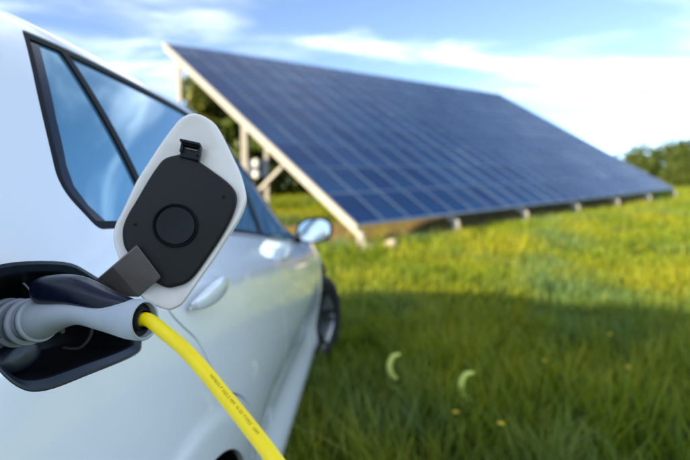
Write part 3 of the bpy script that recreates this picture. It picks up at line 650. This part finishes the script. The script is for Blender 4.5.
def socket_collar():
    c = toL((-.385, .556, 1.0745)); ax = toL((-.3681, .5501, 1.0659))-toL((-.3977, .5581, 1.0662)); ax /= np.linalg.norm(ax); s = np.cross(ax, (0, 0, 1)); s /= np.linalg.norm(s); u = np.cross(s, ax)
    for nm, d, rr, th, m in (('socket_collar', -.004, .043, .0035, M['plastic_d']), ('socket_seal', .010, .0405, .0011, M['plug_grey'])):
        P = [c+ax*d+s*rr*math.cos(t)+u*rr*math.sin(t) for t in np.linspace(0, 2*math.pi, 49)]; V, F = tube(P, th, 10, False, up=tuple(ax)); mesh(nm, V, F, m, port, smooth=True)
    # moulded housing round the socket, wall ribs and two screws
    V = []; F = []; n = 40; pr = [(-.012, .052), (.004, .051), (.012, .048), (.013, .0445), (.0, .0435), (-.012, .0435)]
    for d, rr in pr:
        for j in range(n): t = 2*math.pi*j/n; V.append(c+ax*d+s*rr*math.cos(t)+u*rr*math.sin(t))
    for i in range(len(pr)-1):
        for j in range(n): F.append((i*n+j, i*n+(j+1) % n, (i+1)*n+(j+1) % n, (i+1)*n+j))
    mesh('socket_housing', V, F, M['rim_plastic'], port, smooth=True, sharp=40)
    for y, v in ((-.225, 1.066), (-.30, 1.052)):
        q = surf_pt(y, v, .080); V, F = tube([q, q-NIN*.004], .0042, 16); mesh('screw', V, F, M['steel'], port, smooth=True, sharp=40)
socket_collar()
# ------------------------------------------------------------------ charge flap
FC = np.array([-.2006, .6202, 1.1854]); FN = np.array([.1611, -.9818, .1007]); FX = np.array([.9868, .1619, 0]); FY = np.array([-.0163, .0994, .9949])
FLAP_OUT = [(.0189,.1221),(.0372,.1139),(.0480,.1004),(.0605,.0744),(.0731,.0458),(.0790,.0201),(.0776,.0072),(.0702,-.0102),(.0556,-.0335),(.0411,-.0566),(.0267,-.0770),(.0043,-.1090),(-.0050,-.1159),(-.0142,-.1180),(-.0291,-.1127),(-.0451,-.1015),(-.0632,-.0749),(-.0734,-.0462),(-.0768,-.0295),(-.0740,-.0134),(-.0667,.0015),(-.0508,.0370),(-.0382,.0583),(-.0266,.0773),(-.0103,.1016),(.0027,.1167)]
FLAP_LIN = [(.0072,.0689),(.0236,.0601),(.0424,.0468),(.0577,.0347),(.0660,.0236),(.0671,.0106),(.0598,-.0106),(.0463,-.0348),(.0312,-.0575),(.0195,-.0741),(.0090,-.0846),(-.0025,-.0891),(-.0162,-.0899),(-.0332,-.0788),(-.0500,-.0596),(-.0612,-.0429),(-.0640,-.0299),(-.0635,-.0181),(-.0584,-.0040),(-.0490,.0126),(-.0365,.0353),(-.0269,.0510),(-.0171,.0632),(-.0048,.0677)]
def flap():
    W = lambda a, b, h: toL(FC+FX*a+FY*b+FN*h)
    def slab(name, outl, prof, m, parent, k=4):
        P = crom_closed(outl, k); n = len(P); V = []; F = []
        for ins, h in prof:
            Q = inset(P, ins) if ins >= 0 else inset(P, ins); V += [W(a, b, h) for a, b in Q]
        for i in range(len(prof)-1):
            for j in range(n): F.append((i*n+j, i*n+(j+1) % n, (i+1)*n+(j+1) % n, (i+1)*n+j))
        F.append(tuple(range(n))); F.append(tuple((len(prof)-1)*n+j for j in range(n)))
        me = mesh(name, V, F, m, parent, smooth=True, sharp=38)
        bm = bmesh.new(); bm.from_mesh(me.data); bmesh.ops.recalc_face_normals(bm, faces=bm.faces); bm.to_mesh(me.data); bm.free(); me.data.set_sharp_from_angle(angle=R(38)); return me
    fl = slab('charge_flap', FLAP_OUT, [(.016, -.016), (.006, -.0135), (.0015, -.0095), (.0, -.005), (.0003, -.001), (.0018, .0015), (.0045, .0018), (.0075, .0)], M['flap_inner'], car)
    # painted outer skin behind
    slab('outer_skin', FLAP_OUT, [(.03, -.0205), (.012, -.0185), (.002, -.013), (-.0004, -.0075), (-.0004, -.0055), (.004, -.0055)], M['paint'], fl)
    ln = slab('liner', FLAP_LIN, [(-.0008, -.002), (-.0005, .005), (.0004, .0072), (.002, .0082), (.004, .0084)], M['plastic'], fl)
    # round socket cap: groove ring and dished disc
    def disc(name, prof, m, n=48):
        V = []; F = []
        for r, h in prof:
            for j in range(n): a = 2*math.pi*j/n; V.append(W(-.0037+r*math.cos(a), -.0170+r*math.sin(a), h))
        for i in range(len(prof)-1):
            for j in range(n): F.append((i*n+j, i*n+(j+1) % n, (i+1)*n+(j+1) % n, (i+1)*n+j))
        return mesh(name, V, F, m, ln and fl, smooth=True, sharp=35)
    disc('sealing_ring', [(.0262, .0080), (.0262, .0112), (.0255, .0120), (.0246, .0120), (.0240, .0112), (.0238, .0086)], M['gloss_black'])
    disc('sealing_cap', [(.0232, .0083), (.0230, .0098), (.0220, .0106), (.0160, .0102), (.006, .0097), (.0006, .0096)], M['plastic_d'])
    # latch: hook with two claws
    def blk(cx, cy, hx, hy, h0, h1, rot, m, nm, bv=.0012):
        c, s = math.cos(rot), math.sin(rot); ex = FX*c+FY*s; ey = -FX*s+FY*c; o = FC+FX*cx+FY*cy+FN*(h0+h1)/2
        v, f = box_v(o, ex, ey, FN, hx, hy, (h1-h0)/2); return bevel(mesh(nm, [toL(p) for p in v], f, m, fl), bv)
    a = R(-12)
    blk(.0135, .0688, .0115, .0058, .0, .012, a, M['plastic_d'], 'latch_base'); blk(.0152, .0790, .0105, .0030, .006, .020, a, M['gloss_black'], 'latch_hook', .0026)
    for d in (-1, 1): blk(.0145+d*.0098*math.cos(a), .0752+d*.0098*math.sin(a), .0018, .0068, .002, .017, a, M['plastic_d'], 'latch_claw', .0008)
    blk(.0148, .0815, .0118, .0016, .012, .0225, a, M['plastic_d'], 'latch_lip', .0006)
    for sx, sy in ((-.0235, -.0790), (.0520, .0180), (-.0500, -.0150)):      # small fixing screws in the liner
        V = []; F = []
        for rr, h in ((.0024, .0080), (.0024, .0090), (.0012, .0094), (.0004, .0090)):
            for j in range(12): a2 = 2*math.pi*j/12; V.append(W(sx+rr*math.cos(a2), sy+rr*math.sin(a2), h))
        for i in range(3):
            for j in range(12): F.append((i*12+j, i*12+(j+1) % 12, (i+1)*12+(j+1) % 12, (i+1)*12+j))
        mesh('screw', V, F, M['plastic_d'], fl, smooth=True, sharp=40)
    # hinge arm from the recess to the liner
    A = [np.array(p) for p in [(-.2438, .5949, 1.1474), (-.2154, .5927, 1.1096)]]; B = [np.array(p) for p in [(-.2787, .6064, 1.1212), (-.2464, .6042, 1.0842)]]; C = [np.array(p) for p in [(-.3112, .6353, 1.101), (-.2924, .634, 1.0797)]]
    D = [C[0]+np.array([-.03, .02, -.012]), C[1]+np.array([-.03, .02, -.012])]
    st = []
    for p, q in (A, [.5*(A[i]+B[i])for i in (0, 1)], B, C, D): st.append((p, q))
    V = []; F = []; nf = np.array([.35, -.9, .2]); nf /= np.linalg.norm(nf)
    for p, q in st:
        e = (q-p)/np.linalg.norm(q-p); th = .0045
        for w in (p+e*.002+nf*th, p+nf*(th-.002), p-nf*th, q-nf*th, q+nf*(th-.002), q-e*.002+nf*th): V.append(toL(w))
    for i in range(len(st)-1):
        for j in range(6): F.append((i*6+j, i*6+(j+1) % 6, (i+1)*6+(j+1) % 6, (i+1)*6+j))
    F += [tuple(range(6)), tuple((len(st)-1)*6+j for j in range(6))]
    o = mesh('hinge_arm', V, F, M['arm'], fl); bm = bmesh.new(); bm.from_mesh(o.data); bmesh.ops.recalc_face_normals(bm, faces=bm.faces); bm.to_mesh(o.data); bm.free(); bevel(o, .0016, 3)
    p = np.array([-.2700, .580, 1.0955]); V, F = tube([toL(p+np.array([-.012, .004, .006])), toL(p+np.array([.012, -.002, -.008]))], .0060, 16); mesh('hinge_pin', V, F, M['plastic_d'], fl, smooth=True, sharp=40)
flap()

# ------------------------------------------------------------------ charging plug and yellow cable
def charging_cable():
    base = np.array([.30, .30, 0]); r = empty('charging_cable', tuple(base), 0, 'yellow charging cable with grey and navy plug pushed into the car port', 'charging cable')
    path = crom([(-.3977, .5581, 1.0662), (-.3681, .5501, 1.0659), (-.3313, .5383, 1.0709), (-.3016, .5299, 1.0804), (-.2738, .5212, 1.0855), (-.2418, .5100, 1.0828), (-.2133, .4999, 1.0821), (-.1971, .4940, 1.0826)], 8)-base
    L = len(path); tpar = np.linspace(0, 7, L)
    hh = crom([(v, 0, 0) for v in (.0262, .0252, .0222, .0165, .0140, .0150, .0195, .0203)], 8)[:, 0]; hw = crom([(v, 0, 0) for v in (.030, .029, .025, .0200, .0170, .0172, .0195, .0200)], 8)[:, 0]
    T = np.gradient(path, axis=0); T /= np.linalg.norm(T, axis=1)[:, None]; n = 44
    def frame(i):
        s = np.cross(T[i], (0, 0, 1)); s /= np.linalg.norm(s); u = np.cross(s, T[i]); return s, u
    def sec(i, a, d=0.):
        s, u = frame(i); return path[i]+s*(hw[i]+d)*math.cos(a)+u*(hh[i]+d)*math.sin(a)
    i0 = 18; V = []; F = []; idx = list(range(i0, L))
    for i in idx:
        for j in range(n): V.append(sec(i, 2*math.pi*j/n))
    s, u = frame(L-1)
    for d, k in ((.0010, .985), (.0016, .93), (.0012, .85), (-.004, .82), (-.007, .81)):
        for j in range(n): a = 2*math.pi*j/n; V.append(path[-1]+T[-1]*d+s*hw[-1]*k*math.cos(a)+u*hh[-1]*k*math.sin(a))
    m = len(idx)+5
    for i in range(m-1):
        for j in range(n): F.append((i*n+j, i*n+(j+1) % n, (i+1)*n+(j+1) % n, (i+1)*n+j))
    F.append(tuple(range(n-1, -1, -1)))
    mesh('plug_body', V, F, M['plug_grey'], r, smooth=True, sharp=45)
    # collar: stacked ribs towards the socket, then the plug nose in the recess
    for q, i in enumerate((17, 14, 11, 8)):
        s, u = frame(i); V = []; F = []; k = 5
        for d, e in ((-.0034, -.003), (-.0030, .0010), (0, .0020), (.0030, .0010), (.0034, -.003)):
            for j in range(n): a = 2*math.pi*j/n; V.append(path[i]+T[i]*d+s*(hw[i]+e)*math.cos(a)+u*(hh[i]+e)*math.sin(a))
        for x in range(k-1):
            for j in range(n): F.append((x*n+j, x*n+(j+1) % n, (x+1)*n+(j+1) % n, (x+1)*n+j))
        mesh('collar_rib', V, F, M['plug_grey'], r, smooth=True)
    V, F = tube([path[0]-T[0]*.010, path[8], path[20]], [(.0285, .0245), (.0275, .0235), (.021, .0185)], 36); mesh('plug_nose', V, F, M['plug_grey'], r, smooth=True, sharp=40)
    # navy release grip: a rounded block standing on the handle, blunt towards the socket
    G = crom([(-.3252, .5365, 1.1030), (-.3192, .5343, 1.1040), (-.3074, .5305, 1.1060), (-.2785, .5215, 1.1068), (-.2409, .5091, 1.0995), (-.2107, .4993, 1.0960)], 8)-base; K = len(G)
    ga = crom([(v, 0, 0) for v in (.0105, .0150, .0172, .0172, .0135, .0075)], 8)[:, 0]; gb = crom([(v, 0, 0) for v in (.0085, .0135, .0155, .0150, .0105, .0055)], 8)[:, 0]
    GT = np.gradient(G, axis=0); GT /= np.linalg.norm(GT, axis=1)[:, None]; V = []; F = []; n2 = 36
    for i in range(-1, K):
        q = max(i, 0); k = .82 if i < 0 else 1; s = np.cross(GT[q], (0, 0, 1)); s /= np.linalg.norm(s); u = np.cross(s, GT[q]); o = G[q]-(GT[q]*.0015 if i < 0 else 0)
        for j in range(n2):
            a = 2*math.pi*j/n2; ca, sa = math.cos(a), math.sin(a); V.append(o+s*ga[q]*k*math.copysign(abs(ca)**.75, ca)+u*gb[q]*k*math.copysign(abs(sa)**.75, sa))
    for i in range(K):
        for j in range(n2): F.append((i*n2+j, i*n2+(j+1) % n2, (i+1)*n2+(j+1) % n2, (i+1)*n2+j))
    F += [tuple(range(n2-1, -1, -1)), tuple(K*n2+j for j in range(n2))]
    mesh('release_grip', V, F, M['navy'], r, smooth=True, sharp=50)
    e = path[-1]; V, F = tube([e-T[-1]*.007, e-T[-1]*.0052], .0168, 32); mesh('cable_gland', V, F, M['plastic_d'], r, smooth=True, sharp=40)
    V, F = tube([e-T[-1]*.006, e+T[-1]*.0005, e+T[-1]*.0012], [.0112, .0108, .0098], 28, False); mesh('gland_lip', V, F, M['rubber'], r, smooth=True)
    st = e+base
    cp = [st-T[-1]*.006, st+T[-1]*.006, (-.1701, .4755, 1.0745), (-.1465, .4597, 1.0629), (-.1241, .4438, 1.0478), (-0.103, 0.4269, 1.0327), (-0.0803, 0.4079, 1.0167), (-0.0544, 0.3848, 0.9977), (-0.0295, 0.3633, 0.9733), (.01, .338, .915), (.08, .32, .82), (.14, .31, .66), (.20, .30, .45), (.25, .30, .22), (.31, .30, .07), (.42, .26, .022), (.62, .10, .02), (.85, -.25, .02), (1.0, -.8, .02), (1.3, -1.6, .02), (2.2, -2.4, .02)]
    C = crom(cp, 12)-base; rad = .0067; V, F = tube(C, rad, 24); mesh('cable', V, F, M['yellow'], r, smooth=True, sharp=50)
    # printed lettering along the sheath
    cu = bpy.data.curves.new('lettering', 'FONT'); cu.body = 'H07BZ5-F 5G2,5 MM  N 03 TYPE2  10M'; cu.size = .0038; cu.space_character = 1.12; cu.resolution_u = 2; tmp = bpy.data.objects.new('tmp', cu); col.objects.link(tmp)
    dg = bpy.context.evaluated_depsgraph_get(); me0 = bpy.data.meshes.new_from_object(tmp.evaluated_get(dg)); co = np.array([tuple(v.co) for v in me0.vertices]); fs = [tuple(p.vertices) for p in me0.polygons]; bpy.data.objects.remove(tmp); bpy.data.meshes.remove(me0)
    seg = np.r_[0, np.cumsum(np.linalg.norm(np.diff(C, axis=0), axis=1))]; Tt = np.gradient(C, axis=0); Tt /= np.linalg.norm(Tt, axis=1)[:, None]
    start = .112; V = []
    eye = np.array([.05, 0, 1.36])-base
    for x, y, _ in co:
        d = start+x; p = np.array([np.interp(d, seg, C[:, k]) for k in range(3)]); t = np.array([np.interp(d, seg, Tt[:, k]) for k in range(3)]); t /= np.linalg.norm(t)
        f = np.array([.10, -.75, .66]); f -= t*(f@t); f /= np.linalg.norm(f); g = np.cross(f, t); a = (y-.0002)/rad; V.append(p+(f*math.cos(a)+g*math.sin(a))*(rad+.00012))
    mesh('lettering', V, fs, M['ink'], r)
charging_cable()

# ------------------------------------------------------------------ small plants in the grass
def bent_stalk(x, y, z, rz, s, label):
    g = float(gz(x, y)); r = empty('bent_grass_head', (x, y, g), rz, label, 'grass stalk', 'pale bent heads standing out of the grass'); top = z-g
    P = crom([(.03*s, 0, -.02), (.012*s, 0, top*.55), (.028*s, 0, top-.068*s), (.004*s, 0, top-.045*s), (-.008*s, 0, top), (.010*s, 0, top+.046*s), (.046*s, 0, top+.058*s)], 7)
    V, F = tube(P[:16], .0022, 7, up=(0, 1, 0)); mesh('stem', V, F, M['stalk'], r, smooth=True)
    Q = P[14:]; k = len(Q); V, F = tube(Q, [(.0135*s*math.sin(math.pi*(.12+.8*i/(k-1)))**.6, .011*s*math.sin(math.pi*(.12+.8*i/(k-1)))**.6) for i in range(k)], 12, up=(0, 1, 0))
    o = mesh('seed_head', V, F, M['stalk'], r, smooth=True)
    for c in r.children:
        a = c.data.attributes.new('tone', 'FLOAT', 'POINT'); a.data.foreach_set('value', rng.random(len(c.data.vertices)).astype(np.float32)*.6+.3)
bent_stalk(.2706, 2.9478, .2252, R(6), 1.2, 'pale curved grass head standing in the grass, closer to the car wheel')
bent_stalk(.6478, 2.7452, .1861, R(-8), 1.25, 'taller pale curved grass head standing in shaded grass, farther from the car')
def flower(x, y, h, s, label, group='yellow flowers scattered in the meadow'):
    g = float(gz(x, y)); r = empty('yellow_flower', (x, y, g), random.uniform(0, 6), label, 'flower', group)
    V, F = tube(crom([(0, 0, -.02), (.01, .004, h*.5), (0, 0, h)], 4), .0016, 6); o = mesh('stem', V, F, M['grass'], r, smooth=True)
    for i in range(6):
        a = i*math.pi/3; c, q = math.cos(a), math.sin(a); V = []
        for d, w, z in ((.10, .12, 0), (.5, .34, .10), (.85, .36, .30), (1.05, .10, .42)):
            for t in (-1, 0, 1): V.append(((d*c-t*w*q)*s, (d*q+t*w*c)*s, h+z*s-(.06*s if t == 0 else 0)))
        F = [(3*k+j, 3*k+j+1, 3*k+j+4, 3*k+j+3) for k in range(3) for j in range(2)]; mesh('petal', V, F, M['petal'], r, smooth=True)
for x, y, z in ((.7035, 2.2447, .19), (.5441, 2.443, .158), (1.6647, 2.9472, .2135), (1.87, 3.55, .25), (1.2549, 3.1447, .19), (2.53, 4.9, .22)):
    flower(x, y, z, .016, 'small yellow flower on a thin stem in the shaded grass', 'yellow flowers in the shade of the car')
for x, y in ((1.9, 7.2), (3.6, 8.4), (2.7, 7.8), (5.2, 9.6), (4.4, 7.6), (3.1, 10.2), (6.5, 10.8), (1.2, 7.9), (5.8, 8.3), (7.4, 11.7), (2.2, 9.1), (4.9, 11.3), (8.1, 13.2), (6.1, 12.6), (3.9, 9.3), (7.2, 9.9)):
    flower(x, y, .21+random.uniform(-.03, .04), .028, 'small yellow flower on a thin stem in the sunlit meadow', 'yellow flowers in the sunlit meadow')
